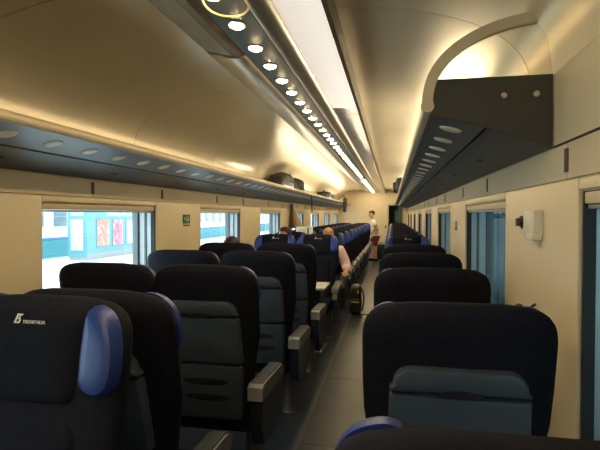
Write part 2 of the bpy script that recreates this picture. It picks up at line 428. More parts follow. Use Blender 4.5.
# curved satin panels on the other side of the lamps, in lengths
pz = [(-0.464 + (0.464-0.258)*i/8, 2.362 - 0.058*(i/8)**1.0 + 0.020*math.sin(PI*i/8)) for i in range(9)]
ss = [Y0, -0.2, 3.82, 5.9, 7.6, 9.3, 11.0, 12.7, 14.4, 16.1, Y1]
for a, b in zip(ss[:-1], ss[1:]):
    strip(pz + [(x, z+0.012) for x, z in pz[::-1]], a+0.003, b-0.003, 'glow_panel' if a < 3 else 'panel_silver', 'glowing_panel' if a < 3 else 'curved_panel')  # near lengths brightened by added emission
strip([(-0.464, 2.39), (-0.25, 2.33), (-0.25, 2.43), (-0.464, 2.43)], Y0, Y1, 'dark_gap', 'panel_backing')
strip([(-0.257, 2.298), (-0.237, 2.298), (-0.237, 2.42), (-0.257, 2.42)], Y0, Y1, 'edge', 'edge_profile')
lx = -0.658
lamp_me = MB().loft([[(0.030*math.cos(t)*math.cos(2*PI*i/24), 0.036*math.cos(t)*math.sin(2*PI*i/24), -0.012*math.sin(t)-0.001) for i in range(24)] for t in (0.0, 0.25, 0.5, 0.8, 1.1, 1.35, 1.5)]).mesh('lamp_dome', M['lamp'])
ringm = MB()
rr = []
for (r, z) in ((0.031, -0.004), (0.036, -0.005), (0.039, 0.0), (0.031, 0.0)):
    rr.append([(r*math.cos(2*PI*i/24), 1.2*r*math.sin(2*PI*i/24), z) for i in range(24)])
ringm.loft(rr + [rr[0]], cap=False)
ring_me = ringm.mesh('lamp_ring', M['lamp_ring'])
y = 1.72 - 0.29*14
while y < 10.6:
    if y > Y0+0.1:
        r = place('lamp_ring', ring_me, ST, (lx, y, 0.004)); place('lamp_dome', lamp_me, r)
    y += 0.29
obj('light_tube', MB().bbox(lx-0.03, lx+0.03, 11.3, 17.3, -0.018, 0.004, 0.006), 'tube', ST)
# thin cable looped below the strip
pts = [(p[0], p[1]+0.10, p[2]) for p in [(-0.70, 1.62, 2.338), (-0.705, 1.66, 2.322), (-0.69, 1.70, 2.308), (-0.655, 1.73, 2.302), (-0.61, 1.745, 2.302), (-0.575, 1.74, 2.306), (-0.545, 1.71, 2.312), (-0.535, 1.66, 2.318), (-0.54, 1.60, 2.326)]]
def smooth_path(p, n=6):
    out = []; P = [Vector(q) for q in p]
    for i in range(len(P)-1):
        a, b, c, d = P[max(i-1, 0)], P[i], P[i+1], P[min(i+2, len(P)-1)]
        for k in range(n):
            t = k/n
            out.append(0.5*((2*b) + (-a+c)*t + (2*a-5*b+4*c-d)*t*t + (-a+3*b-3*c+d)*t**3))
    out.append(P[-1]); return out
tag(obj('cable', MB().tube(smooth_path(pts), 0.0045, 8), 'wire'), 'thin golden cable looping below the ceiling lamps', 'cable')

# ------------------------------------------------------------------ luggage racks
def rack(XW, s, ya, yb, label):
    # s = +1: rack grows to +x from the left wall; s = -1: grows to -x from the right wall
    T = thing('luggage_rack', label, 'luggage rack', (XW, ya, 1.75))
    L = yb-ya; e = 0.003
    def pr(poly, m, name, y0=0.0, y1=L):
        return obj(name, MB().prism_y([(s*x, z-1.75) for x, z in poly], y0, y1), m, T)
    pr([(0.215, 1.832), (0.405, 1.885), (0.405, 1.893), (0.215, 1.842)], 'rack' if s > 0 else 'rack_shaded', 'front_band')
    pr([(e, 1.752), (0.198, 1.826), (0.198, 1.836), (e, 1.764)], 'rack_low' if s > 0 else 'rack_shaded_low', 'rear_band')
    pr([(0.195, 1.842), (0.22, 1.846), (0.22, 1.852), (0.195, 1.850)], 'dark_gap', 'joint')
    pr([(e, 1.905), (0.40, 1.905), (0.40, 1.915), (e, 1.915)], 'rack_low', 'shelf')
    rim = [(0.418 + 0.021*math.cos(2*PI*i/20), 1.906 + 0.024*math.sin(2*PI*i/20)) for i in range(20)]
    pr(rim, 'rim', 'rim')
    # added fill tubes hidden behind the rim to brighten the ceiling
    ct = MB().cyl((0, 0, 0), (0, 1.35, 0), 0.011, None, 12).mesh('fill_tube', M['fill_glow'])
    cy = (6.8 if s > 0 else 3.5) - ya
    while cy + 1.4 < L:
        place('fill_tube', ct, T, (s*0.380, cy, 1.927-1.75)); cy += 1.6
    # round cream discs under the front band
    dm = MB(); dm.cyl((0, 0, 0.001), (0, 0, -0.004), 0.044, 0.040, 24)
    d_me = dm.mesh('disc', M['cream_disc'])
    im = MB().cyl((0, 0, -0.003), (0, 0, -0.0055), 0.030, 0.028, 20).mesh('disc_insert', M['cream_disc'])
    sl = math.atan2(0.053, 0.19)
    n = int((L-0.1)/0.285)
    y_first = 0.20 if s < 0 else (1.77-ya) % 0.285
    for k in range(n):
        d = place('disc', d_me, T, (s*0.315, y_first + k*0.285, 1.8595-1.75), (0, -s*sl, 0))
        place('disc_insert', im, d)
    # pairs of small buttons on the rear band
    b_me = MB().cyl((0, 0, 0.001), (0, 0, -0.003), 0.012, 0.011, 12).mesh('button', M['rack_end'])
    sl2 = math.atan2(0.074, 0.195)
    k = 0.75
    while k < L-0.2:
        for q in (-0.022, 0.022): place('button', b_me, T, (s*0.11, k+q, 1.792-1.75), (0, -s*sl2, 0))
        k += 0.95
    return T
RL = rack(XL, 1, Y0, Y1, 'long grey-blue luggage rack above the double seats')
RR = rack(XR, -1, YB+0.012, Y1, 'long shade-darkened luggage rack above the single seats')
# end plate, hoop and glass of the right rack
ep = [(-0.405, 1.878), (-0.215, 1.826), (-0.004, 1.750), (-0.004, 2.0), (-0.402, 2.0), (-0.402, 1.93)]
obj('end_plate', MB().prism_y([(x, z-1.75) for x, z in ep], -0.012, 0.0), 'rack_end', RR)
for x in (-0.16, -0.055):
    obj('screw', MB().cyl((x, -0.012, 0.185), (x, -0.016, 0.185), 0.011, 0.008, 14), 'steel', RR)
hoop = []
for i in range(33):
    t = PI - (PI/2)*i/32*0.96
    cx = -0.0 + 0.418*math.cos(t); cz = 1.915 + 0.285*math.sin(t)**0.9
    hoop.append((cx, cz))
ho = MB(); rings = []
for i, (x, z) in enumerate(hoop):
    a = hoop[max(i-1, 0)]; b = hoop[min(i+1, len(hoop)-1)]
    d = Vector((b[0]-a[0], b[1]-a[1])).normalized(); nx, nz = -d.y, d.x
    h = 0.019
    rings.append([(x+nx*h, -0.014, z-1.75+nz*h), (x+nx*h, 0.014, z-1.75+nz*h), (x-nx*h, 0.014, z-1.75-nz*h), (x-nx*h, -0.014, z-1.75-nz*h)])
ho.loft(rings); obj('hoop', ho, 'rim', RR)
gp = [(x, z-1.75) for x, z in hoop if z > 2.0] + [(-0.004, 0.25)]
gp = [(-0.39, 0.25)] + gp
obj('end_glass', MB().prism_y(gp, -0.008, -0.004), 'clear', RR, smooth=False)
obj('rim_cap', MB().cyl((-0.418, -0.016, 0.158), (-0.418, 0.0, 0.158), 0.023, 0.024, 20), 'rim', RR)

# ------------------------------------------------------------------ seats
TOP = 1.265
def yc(z): return 0.19*(TOP-z)/0.865 + 0.055         # centre line of the backrest (local, facing +y)
def half_w(z):
    wmax = 0.208 + 0.072*min(1, max(0, (z-0.42)/0.5))**1.15
    if z > 1.13: q = (z-1.13)/(TOP-1.13); wmax = 0.28*(1-q**2.6)**(1/2.6)*0.42 + 0.28*0.58*(1-q**6)**(1/6) if q < 1 else 0.13
    return wmax
def half_t(z):
    t = 0.062
    if z > 1.18: q = (z-1.18)/(TOP-1.18); t = 0.062*math.sqrt(max(0.0, 1-q*q*0.93))
    return t
def backrest():
    mb = MB(); rings = []
    zs = [0.40, 0.43, 0.50, 0.60, 0.70, 0.80, 0.90, 1.0, 1.08, 1.13, 1.16, 1.19, 1.21, 1.228, 1.243, 1.255, 1.262, 1.265]
    for z in zs:
        W, T = half_w(z), half_t(z); r = []
        k = 0.028*min(1, max(0, (z-0.5)/0.4))
        for i in range(28):
            a = 2*PI*i/28; c, s = math.cos(a), math.sin(a); ex = 0.5
            x = W*math.copysign(abs(c)**ex, c); y = T*math.copysign(abs(s)**0.7, s)
            r.append((x, yc(z)+y + k*(abs(x)/0.28)**2.5, z))
        rings.append(r)
    return mb.loft(rings)
def plate(z0, z1, w0, w1, rt, rb, thick, back, n=6):
    # rounded plate lying on the rear of the backrest, bevelled edge
    pts = []
    for (cx, cz, r, a0) in ((w1-rt, z1-rt, rt, 0), (-w1+rt, z1-rt, rt, PI/2), (-w0+rb, z0+rb, rb, PI), (w0-rb, z0+rb, rb, 1.5*PI)):
        for i in range(n+1):
            a = a0 + PI/2*i/n; pts.append((cx+r*math.cos(a), cz+r*math.sin(a)))
    mx = sum(p[0] for p in pts)/len(pts); mz = (z0+z1)/2
    def ring(ins, off):
        out = []
        for x, z in pts:
            sx = 1 - ins/max(w0, w1); sz = 1 - ins/((z1-z0)/2)
            X = mx + (x-mx)*sx; Z = mz + (z-mz)*sz
            out.append((X, yc(Z) - back - off, Z))
        return out
    return MB().loft([ring(0, -0.02), ring(0, thick*0.55), ring(0.006, thick*0.9), ring(0.016, thick), ])
def ellipse_plate(cx, cz, a, b, back, th, n=24):
    r0 = [(cx+a*math.cos(2*PI*i/n), cz+b*math.sin(2*PI*i/n)*(1 if math.sin(2*PI*i/n) < 0 else 0.6)) for i in range(n)]
    def ring(k, off): return [(cx+(x-cx)*k, yc(cz+(z-cz)*k)-back-off, cz+(z-cz)*k) for x, z in r0]
    return MB().loft([ring(1, -0.01), ring(1, th*0.6), ring(0.86, th)])
def pillow(outline, z_mid, bulge, front, n_in=4):
    # pad on the front of the backrest: outline in (x, z)
    cx = sum(p[0] for p in outline)/len(outline); cz = sum(p[1] for p in outline)/len(outline)
    rings = []
    for k, off in ((1.0, -0.03), (1.0, 0.25), (0.96, 0.55), (0.86, 0.82), (0.66, 0.96), (0.35, 1.0)):
        r = []
        for x, z in outline:
            X = cx+(x-cx)*k; Z = cz+(z-cz)*k
            r.append((X, yc(Z)+front+bulge*off + 0.028*(abs(X)/0.28)**2.5, Z))
        rings.append(r)
    return MB().loft(rings)
def rrect(x0, x1, z0, z1, r, n=5):
    out = []
    for cx, cz, a0 in ((x1-r, z1-r, 0), (x0+r, z1-r, PI/2), (x0+r, z0+r, PI), (x1-r, z0+r, 1.5*PI)):
        for i in range(n+1):
            a = a0+PI/2*i/n; out.append((cx+r*math.cos(a), cz+r*math.sin(a)))
    return out

SM = {}
SM['backrest'] = backrest().mesh('backrest', M['fabric'])
SM['seat_cushion'] = MB().bbox(-0.230, 0.230, 0.19, 0.70, 0.34, 0.475, 0.045).mesh('seat_cushion', M['fabric_front'])
SM['lining'] = pillow(rrect(-0.18, 0.18, 0.47, 0.985, 0.05), 0.7, 0.030, 0.045).mesh('front_cushion', M['fabric_front'])
SM['headrest'] = pillow(rrect(-0.167, 0.167, 1.01, 1.235, 0.03), 1.1, 0.040, 0.040).mesh('headrest', M['fabric_front'])
wing_o = [(0.176, 1.058), (0.205, 1.040), (0.240, 1.040), (0.266, 1.057), (0.279, 1.09), (0.279, 1.13), (0.274, 1.17), (0.262, 1.207), (0.240, 1.236), (0.208, 1.252), (0.185, 1.252), (0.173, 1.238), (0.168, 1.15), (0.170, 1.10)]
def closed_smooth(p, n=3):
    out = []; L = len(p)
    for i in range(L):
        a, b, c, d = (Vector(p[(i+k) % L]) for k in (-1, 0, 1, 2))
        for k in range(n):
            t = k/n; q = 0.5*((2*b) + (-a+c)*t + (2*a-5*b+4*c-d)*t*t + (-a+3*b-3*c+d)*t**3); out.append((q.x, q.y))
    return out
wing_o = closed_smooth(wing_o)
SM['wing_r'] = pillow(wing_o, 1.1, 0.058, 0.030).mesh('headrest_wing', M['wing'])
SM['wing_l'] = pillow([(-x, z) for x, z in wing_o[::-1]], 1.1, 0.058, 0.030).mesh('headrest_wing', M['wing'])
SM['shell_cap'] = plate(1.006, 1.083, 0.196, 0.186, 0.055, 0.008, 0.040, 0.055).mesh('shell_cap', M['shell'])
SM['tray_table'] = plate(0.745, 1.000, 0.204, 0.197, 0.010, 0.020, 0.034, 0.055).mesh('tray_table', M['shell'])
SM['lower_shell'] = plate(0.425, 0.738, 0.190, 0.200, 0.012, 0.03, 0.030, 0.058).mesh('lower_shell', M['shell'])
SM['handle'] = ellipse_plate(0, 1.004, 0.062, 0.010, 0.094, 0.003).mesh('tray_handle', M['shell_dark'])
hm = MB()
SM['handle'] = (lambda: MB().loft([[(x, yc(z)-0.0945-o_, z) for x, z in [(0.066*math.cos(PI*i/14), 1.004+0.020*math.sin(PI*i/14)) for i in range(15)]] for o_ in (-0.01, 0.002)]))().mesh('tray_handle', M['shell_dark'])
SM['pocket_a'] = ellipse_plate(0, 0.650, 0.125, 0.026, 0.087, 0.002).mesh('pocket', M['shell_dark'])
SM['pocket_b'] = ellipse_plate(0, 0.560, 0.125, 0.026, 0.087, 0.002).mesh('pocket', M['shell_dark'])
def arm_meshes(sx, a0=0.238, a1=0.318, ys=0.065):
    dz = -0.048
    x0, x1 = sorted((sx*a0, sx*a1))
    body = [(ys, 0.622), (ys, 0.690), (ys+0.03, 0.703), (0.50, 0.686), (0.56, 0.662), (0.56, 0.622), (0.50, 0.607)]
    body = [(p, q+dz) for p, q in body]
    a = MB().prism_x(body, x0, x1)
    pad = MB().prism_x([(p, q+dz) for p, q in [(ys+0.025, 0.699), (ys+0.04, 0.711), (0.50, 0.694), (0.555, 0.671), (0.555, 0.663), (0.50, 0.685), (ys+0.04, 0.7025)]], x0+0.008, x1-0.008)
    side = MB().prism_x([(ys+0.03, 0.572), (0.50, 0.560), (0.56, 0.564), (0.60, 0.50), (0.56, 0.36), (0.34, 0.31), (ys+0.06, 0.33), (ys+0.02, 0.45)], x0+0.010, x1-0.010)
    trim = MB().tube([(sx*0.298, 0.20, 0.322), (sx*0.298, 0.34, 0.302), (sx*0.298, 0.56, 0.352), (sx*0.298, 0.60, 0.49)], 0.009, 8)
    return a.mesh('armrest', M['arm'], True), pad.mesh('arm_pad', M['arm_pad']), side.mesh('side_panel', M['side']), trim.mesh('side_trim', M['arm_pad'])
ARM = {1: arm_meshes(1), -1: arm_meshes(-1), 2: arm_meshes(1, 0.256, 0.314, 0.235), -2: arm_meshes(-1, 0.256, 0.314, 0.235)}
SM['pedestal'] = MB().loft([[(x*k+cx, y*k+0.42, z) for x, y in [(0.045*math.cos(2*PI*i/16), 0.065*math.sin(2*PI*i/16)) for i in range(16)]] for cx, z, k in ((0.17, 0.0, 1.25), (0.17, 0.02, 1.05), (0.17, 0.15, 0.95), (0.17, 0.35, 1.1))]).mesh('pedestal', M['leg'])
SM['pedestal_l'] = MB().loft([[(x*k+cx, y*k+0.42, z) for x, y in [(0.045*math.cos(2*PI*i/16), 0.065*math.sin(2*PI*i/16)) for i in range(16)]] for cx, z, k in ((-0.17, 0.0, 1.25), (-0.17, 0.02, 1.05), (-0.17, 0.15, 0.95), (-0.17, 0.35, 1.1))]).mesh('pedestal', M['leg'])
SM['beam'] = MB().bbox(-0.225, 0.225, 0.36, 0.48, 0.30, 0.345, 0.008).mesh('seat_beam', M['leg'])

# small white emblem and lettering on the headrests
def text_mesh(body, size, name, m):
    cu = bpy.data.curves.new(name, 'FONT'); cu.body = body; cu.size = size; cu.extrude = 0.0008
    cu.resolution_u = 2; cu.shear = 0.0
    ob = bpy.data.objects.new(name, cu); col.objects.link(ob)
    dg = bpy.context.evaluated_depsgraph_get()
    me = bpy.data.meshes.new_from_object(ob.evaluated_get(dg))
    bpy.data.objects.remove(ob); bpy.data.curves.remove(cu)
    me.materials.clear(); me.materials.append(M[m]); me.name = name
    return me
SM['lettering'] = text_mesh('TRENITALIA', 0.0125, 'lettering', 'white_print')
em = MB()
def para(x0, z0, x1, z1, t0, t1, sh=0.35):
    # slanted bar between (x0,z0) and (x1,z1) in a sheared emblem frame
    q = [(x0, z0), (x1, z0), (x1, z1), (x0, z1)]
    em.add([(x+sh*z, z, t) for t in (0, 0.001) for x, z in q], [[0,1,2,3],[4,5,6,7],[0,1,5,4],[1,2,6,5],[2,3,7,6],[3,0,4,7]])
para(0.000, 0.000, 0.007, 0.034, 0, 0); para(0.008, 0.028, 0.024, 0.034, 0, 0); para(0.008, 0.015, 0.020, 0.020, 0, 0)
para(0.017, 0.000, 0.024, 0.014, 0, 0); para(0.009, 0.000, 0.016, 0.005, 0, 0); para(0.012, 0.021, 0.017, 0.027, 0, 0)
SM['emblem'] = em.mesh('emblem', M['white_print'], False)
tilt = math.atan(0.19/0.865)

def make_seat(label, x, d, facing, arms, leg, group=None, detail=True, front=True, logo=True):
    T = thing('passenger_chair', label, 'chair', (x, d, 0), 0 if facing > 0 else PI, group)
    place('backrest', SM['backrest'], T); place('seat_cushion', SM['seat_cushion'], T)
    hr = place('headrest', SM['headrest'], T)
    place('front_cushion', SM['lining'], T)
    place('headrest_wing', SM['wing_r'], T); place('headrest_wing', SM['wing_l'], T)
    if facing > 0:
        c = place('shell_cap', SM['shell_cap'], T); place('tray_handle', SM['handle'], c)
        place('tray_table', SM['tray_table'], T)
        ls = place('lower_shell', SM['lower_shell'], T); place('pocket', SM['pocket_a'], ls); place('pocket', SM['pocket_b'], ls)
    else:
        place('lower_shell', SM['lower_shell'], T); place('tray_table', SM['tray_table'], T); place('shell_cap', SM['shell_cap'], T)
        if logo:
            # emblem lies on the headrest front (local +y face); seen from the front local +x is on the left
            yy = yc(1.208)+0.0805
            place('emblem', SM['emblem'], hr, (0.034, yy, 1.208), (PI/2-tilt, 0, PI)).scale = (0.72, 0.72, 1)
            place('lettering', SM['lettering'], hr, (0.008, yy, 1.208), (PI/2-tilt, 0, PI))
    for a in arms:
        p = place('armrest', ARM[a][0], T); place('arm_pad', ARM[a][1], p)
        place('side_panel', ARM[a][2], T)
    if arms and abs(arms[0]) == 1: place('side_trim', ARM[arms[0]][3], T)
    place('pedestal', SM['pedestal'] if leg > 0 else SM['pedestal_l'], T); place('seat_beam', SM['beam'], T)
    return T

ORD = ['first', 'second', 'third', 'fourth', 'fifth', 'sixth', 'seventh', 'eighth', 'ninth', 'tenth', 'eleventh', 'twelfth']
XA, XWn, XS = -0.957, -1.527, 0.19
# facing away, towards the table bay
away_L = [1.325, 2.29, 3.27, 4.25]
away_R = [0.525, 1.40, 2.35, 3.31, 4.27]
for i, d in enumerate(away_L):
    n = ORD[len(away_L)-1-i]
    make_seat('grey-shelled dark seat, aisle side of double row, %s row before the table bay' % n, XA, d, 1, [1], 1).scale.z = 1.015 if i == 0 else 1.0
    make_seat('grey-shelled dark seat, window side of double row, %s row before the table bay' % n, XWn, d, 1, [2], -1)
for i, d in enumerate(away_R):
    n = ORD[len(away_R)-1-i]
    make_seat('dark single seat with grey back shell, %s before the table bay' % n, XS, d, 1, [-1], -1)
# back to back with the first pair, facing the camera
make_seat('blue-winged dark seat on the aisle, back to back with a grey-shelled seat', XA, 1.272, -1, [-1], -1).scale.z = 1.02
make_seat('blue-winged dark seat by the window, back to back with a grey-shelled seat', XWn, 1.272, -1, [-2], 1).scale.z = 1.02
face = [6.40 + 0.95*k for k in range(11)]
for i, d in enumerate(face):
    n = ORD[i]
    make_seat('blue-winged seat, aisle side of double row, %s row behind the wide table' % n, XA, d, -1, [-1], -1)
    make_seat('blue-winged seat, window side of double row, %s row behind the wide table' % n, XWn, d, -1, [-2], 1)
    make_seat('blue-winged single seat facing the table bay, %s behind the small table' % n, XS, d, -1, [1], 1)

# ------------------------------------------------------------------ tables in the bay
def table(x0, x1, y0, y1, label, legx):
    T = thing('bay_table', label, 'table', ((x0+x1)/2, (y0+y1)/2, 0))
    cx, cy = (x0+x1)/2, (y0+y1)/2
    obj('table_top', MB().bbox(x0-cx, x1-cx, y0-cy, y1-cy, 0.705, 0.735, 0.010), 'table', T)
    obj('pedestal_panel', MB().bbox(legx-0.035-cx, legx+0.035-cx, -0.16, 0.16, 0.03, 0.705, 0.012), 'side', T)
    obj('foot_plate', MB().bbox(legx-0.06-cx, legx+0.06-cx, -0.20, 0.20, 0.0, 0.03, 0.008), 'leg', T)
    return T
table(XL+0.006, -0.71, 5.16, 5.62, 'pale wide table in the bay between facing double seats', -0.80)
table(-0.02, XR-0.006, 5.16, 5.62, 'pale small table in the bay between facing single seats', 0.30)

# ------------------------------------------------------------------ wall fittings
sg = obj('exit_sign', MB().bbox(XL-0.0005, XL+0.003, 4.20, 4.36, 1.440, 1.525, 0.001), 'green')
tag(sg, 'small green emergency sign on the wall between two platform-side windows', 'sign')
def sign_marks(par, x, s, y0, dz=0.0):
    mk = MB()
    x0, x1 = sorted((x, x+s*0.0008))
    mk.box(x0, x1, y0+0.068, y0+0.074, 1.41, 1.47)
    mk.box(x0, x1, y0+0.025, y0+0.035, 1.43, 1.448); mk.box(x0, x1, y0+0.026, y0+0.034, 1.452, 1.460)
    mk.box(x0, x1, y0+0.018, y0+0.045, 1.442, 1.447); mk.box(x0, x1, y0+0.095, y0+0.115, 1.42, 1.44)
    mk.box(x0, x1, y0+0.100, y0+0.110, 1.445, 1.462)
    mk.v = [(p[0], p[1], p[2]+dz) for p in mk.v]
    obj('sign_symbol', mk, 'sign_white', par, smooth=False)
sign_marks(sg, XL+0.003, 1, 4.21, 0.042)
obj('sign_strip', MB().bbox(XL-0.0005, XL+0.003, 4.21, 4.35, 1.415, 1.430, 0.001), 'green', sg)
sg2 = obj('exit_sign', MB().bbox(XR-0.003, XR+0.0005, 4.27, 4.41, 1.39, 1.47, 0.001), 'green')
tag(sg2, 'small green emergency sign on the wall beside the single seats', 'sign')
sign_marks(sg2, XR-0.003, -1, 4.27)
T = thing('wall_box', 'small white plastic box on the wall beside the single seats', 'wall box', (XR, 1.965, 1.44))
obj('box_body', MB().bbox(-0.034, 0.0, -0.068, 0.068, 0.0, 0.098, 0.006), 'white_plastic', T)
obj('box_lip', MB().bbox(-0.040, -0.004, -0.070, 0.012, -0.012, 0.010, 0.004), 'white_plastic', T)
T = thing('coat_hook', 'round dark metal coat hook on the wall next to the white box', 'hook', (XR, 2.195, 1.49))
obj('knob_plate', MB().cyl((0, 0, 0), (-0.006, 0, 0), 0.028, 0.026, 20), 'dark_metal', T)
obj('knob_head', MB().cyl((-0.006, 0, 0), (-0.022, 0, 0), 0.016, 0.018, 18), 'dark_metal', T)

# ------------------------------------------------------------------ luggage
def soft_box(w, d, h, r=0.3, n=24, m=12, sag=0.06, seed=1, squash=4.0):
    rnd = random.Random(seed); rings = []
    for j in range(m+1):
        t = -PI/2 + PI*j/m
        cz, sz = abs(math.cos(t))**(0.35), math.sin(t)
        z = h/2 + h/2*math.copysign(abs(sz)**0.45, sz); ring = []
        for i in range(n):
            a = 2*PI*i/n
            x = w/2*cz*math.copysign(abs(math.cos(a))**0.45, math.cos(a)); y = d/2*cz*math.copysign(abs(math.sin(a))**0.45, math.sin(a))
            k = 1 + sag*0.4*(math.sin(3*a+seed)+math.sin(5*t+2*seed)*0.7)*0.5
            ring.append((x*k, y*k, z))
        rings.append(ring)
    return MB().loft(rings)
RZ = 1.9155
T = thing('duffel_bag', 'large charcoal duffel bag lying on the rack above the double seats', 'bag', (-1.70, 7.45, RZ)); T.scale = (0.86, 1, 0.86)
obj('bag_body', soft_box(0.34, 0.78, 0.27, seed=2), 'grey_bag', T)
obj('end_pocket', soft_box(0.28, 0.10, 0.2, seed=4), 'black_bag', T, (0, -0.37, 0.02))
obj('strap', MB().tube(smooth_path([(-0.12, -0.15, 0.25), (-0.06, -0.12, 0.29), (0.05, -0.1, 0.295), (0.14, -0.1, 0.25), (0.175, -0.1, 0.12)]), 0.014), 'black_bag', T)
obj('strap', MB().tube(smooth_path([(-0.12, 0.15, 0.25), (-0.06, 0.12, 0.29), (0.05, 0.1, 0.295), (0.14, 0.1, 0.25), (0.175, 0.1, 0.12)]), 0.014), 'black_bag', T)
obj('zip', MB().tube([(0.0, -0.3, 0.268), (0.01, 0.0, 0.272), (0.0, 0.3, 0.268)], 0.006), 'dark_metal', T)
T = thing('backpack', 'black ribbed backpack with a dangling strap beside the charcoal duffel', 'backpack', (-1.70, 8.35, RZ)); T.scale = (0.82, 1, 0.82)
obj('bag_body', soft_box(0.36, 0.46, 0.28, seed=5), 'black_bag', T)
for k in range(5):
    obj('ribbed_band', MB().tube(smooth_path([(-0.10, -0.16+0.08*k, 0.275), (0.06, -0.165+0.08*k, 0.285), (0.165, -0.17+0.08*k, 0.24), (0.188, -0.17+0.08*k, 0.14), (0.185, -0.17+0.08*k, 0.04)]), 0.013, 6), 'grey_bag', T)
obj('dangling_strap', MB().tube(smooth_path([(0.15, 0.2, 0.1), (0.215, 0.26, 0.045), (0.262, 0.36, 0.02), (0.275, 0.50, -0.02), (0.272, 0.60, -0.14), (0.27, 0.64, -0.30), (0.27, 0.65, -0.42)]), 0.012), 'black_bag', T)
for k, (y, wd, dp, h, lab) in enumerate(((12.3, 0.34, 0.6, 0.20, 'low dark bag on the rack beyond the ribbed backpack'), (13.3, 0.34, 0.8, 0.17, 'flat dark bag further along the rack near the hanging satchel'))):
    T = thing('travel_bag', lab, 'bag', (-1.71, y, RZ))
    obj('bag_body', soft_box(wd, dp, h, seed=8+k), 'black_bag', T)
    obj('handle', MB().tube(smooth_path([(0, -0.1, h-0.03), (0, -0.08, h+0.03), (0, 0.08, h+0.03), (0, 0.1, h-0.03)]), 0.012), 'grey_bag', T)
T = thing('satchel', 'black satchel hanging over the rack edge near the end wall', 'bag', (-1.40, 14.6, 1.60))
obj('bag_body', soft_box(0.10, 0.34, 0.44, seed=12), 'black_bag', T)
obj('flap', MB().bbox(0.035, 0.062, -0.15, 0.15, 0.2, 0.42, 0.012), 'grey_bag', T)
obj('strap', MB().tube(smooth_path([(0, -0.1, 0.40), (-0.03, -0.09, 0.5), (-0.16, 0, 0.42), (-0.25, 0.0, 0.345)]), 0.012), 'grey_bag', T)
T = thing('rack_backpack', 'black backpack bulging over the edge of the rack above the single seats', 'backpack', (0.24, 9.6, RZ+0.016))
obj('bag_body', soft_box(0.36, 0.75, 0.30, seed=15), 'black_bag', T)
obj('front_pocket', soft_box(0.10, 0.42, 0.2, seed=16), 'grey_bag', T, (-0.18, 0.0, 0.02))
obj('strap', MB().tube(smooth_path([(-0.15, 0.3, 0.2), (-0.2, 0.32, 0.1), (-0.165, 0.3, 0.03)]), 0.012), 'black_bag', T)
T = thing('floor_backpack', 'black backpack with yellow trim on the aisle floor beside the pink shirt', 'backpack', (-0.545, 7.55, 0.0))
obj('bag_body', soft_box(0.17, 0.32, 0.44, seed=21), 'black_bag', T)
obj('front_pocket', soft_box(0.17, 0.08, 0.22, seed=22), 'black_bag', T, (0, -0.18, 0.03))
obj('yellow_zip', MB().tube([(-0.06, -0.225, 0.20), (0.0, -0.232, 0.205), (0.06, -0.225, 0.20)], 0.008), 'yellow', T)
obj('yellow_tag', MB().bbox(0.03, 0.055, -0.19, -0.175, 0.33, 0.38, 0.004), 'yellow', T)
obj('strap', MB().tube(smooth_path([(0.08, -0.1, 0.42), (0.13, -0.18, 0.3), (0.12, -0.2, 0.15), (0.1, -0.12, 0.06)]), 0.012), 'grey_bag', T)
obj('strap_end', MB().tube(smooth_path([(0.08, -0.14, 0.012), (0.17, -0.16, 0.010), (0.27, -0.12, 0.010), (0.34, -0.14, 0.010)]), 0.009), 'black_bag', T)
T = thing('aisle_bag', 'dark bag standing on the floor behind the standing person', 'bag', (-0.37, 16.95, 0.0))
obj('bag_body', soft_box(0.28, 0.3, 0.52, seed=31), 'black_bag', T)
obj('handle', MB().tube(smooth_path([(-0.08, 0, 0.48), (-0.06, 0, 0.56), (0.06, 0, 0.56), (0.08, 0, 0.48)]), 0.012), 'grey_bag', T)
T = thing('handbag', 'black bag with a loop handle squeezed between a single seat and the wall', 'bag', (0.485, 1.98, 0.785))
obj('bag_body', soft_box(0.08, 0.30, 0.31, seed=35), 'black_bag', T)
obj('handle', MB().tube(smooth_path([(0.0, -0.12, 0.26), (0.0, -0.10, 0.345), (0, 0.0, 0.385), (0.0, 0.10, 0.345), (0.0, 0.12, 0.26)]), 0.009), 'black_bag', T)
obj('hook', MB().tube(smooth_path([(0.054, 0, 0.395), (0.02, 0, 0.371), (0.0, 0, 0.370), (-0.006, 0, 0.374)]), 0.005), 'black_bag', T)

# hanging cloth and printed cards by the far windows
def drape():
    rings = []; hgt = 0.43
    for j in range(14):
        t = j/13; z = 1.70 - hgt*t; half = 0.03 + 0.22*t**0.9
        cx = 0.10*t
        r = []
        for i in range(28):
            a = 2*PI*i/28; k = 1 + 0.25*math.sin(5*a + 2*t)*t
            r.append((0.022 + 0.10*t + (0.016 + 0.085*t)*math.sin(a)*k, cx + half*math.cos(a), z))
        rings.append(r)
    return MB().loft(rings)
T = thing('hanging_cloth', 'beige cloth hanging from a hook on the wall between two windows', 'cloth', (XL, 9.00, 0.0))
obj('cloth', drape(), 'beige_cloth', T)
obj('brown_edge', MB().tube(smooth_path([(0.05, -0.03, 1.70), (0.06, -0.09, 1.5), (0.08, -0.12, 1.38), (0.09, -0.14, 1.29)]), 0.022), 'brown_cloth', T)
obj('hook', MB().cyl((0.0, 0, 1.71), (0.06, 0, 1.715), 0.014, 0.012, 12), 'dark_metal', T)
T = thing('carton', 'tall pale carton with a green stripe standing on a window seat', 'carton', (-1.405, 7.80, 0.4755))
obj('carton_body', MB().bbox(-0.125, 0.125, -0.09, 0.09, 0.0, 0.855, 0.006), 'white_print', T)
obj('printed_label', MB().bbox(-0.10, 0.035, -0.093, -0.089, 0.66, 0.82, 0.001), 'rim', T)
obj('green_stripe', MB().bbox(0.06, 0.085, -0.093, -0.089, 0.62, 0.84, 0.001), 'green', T)

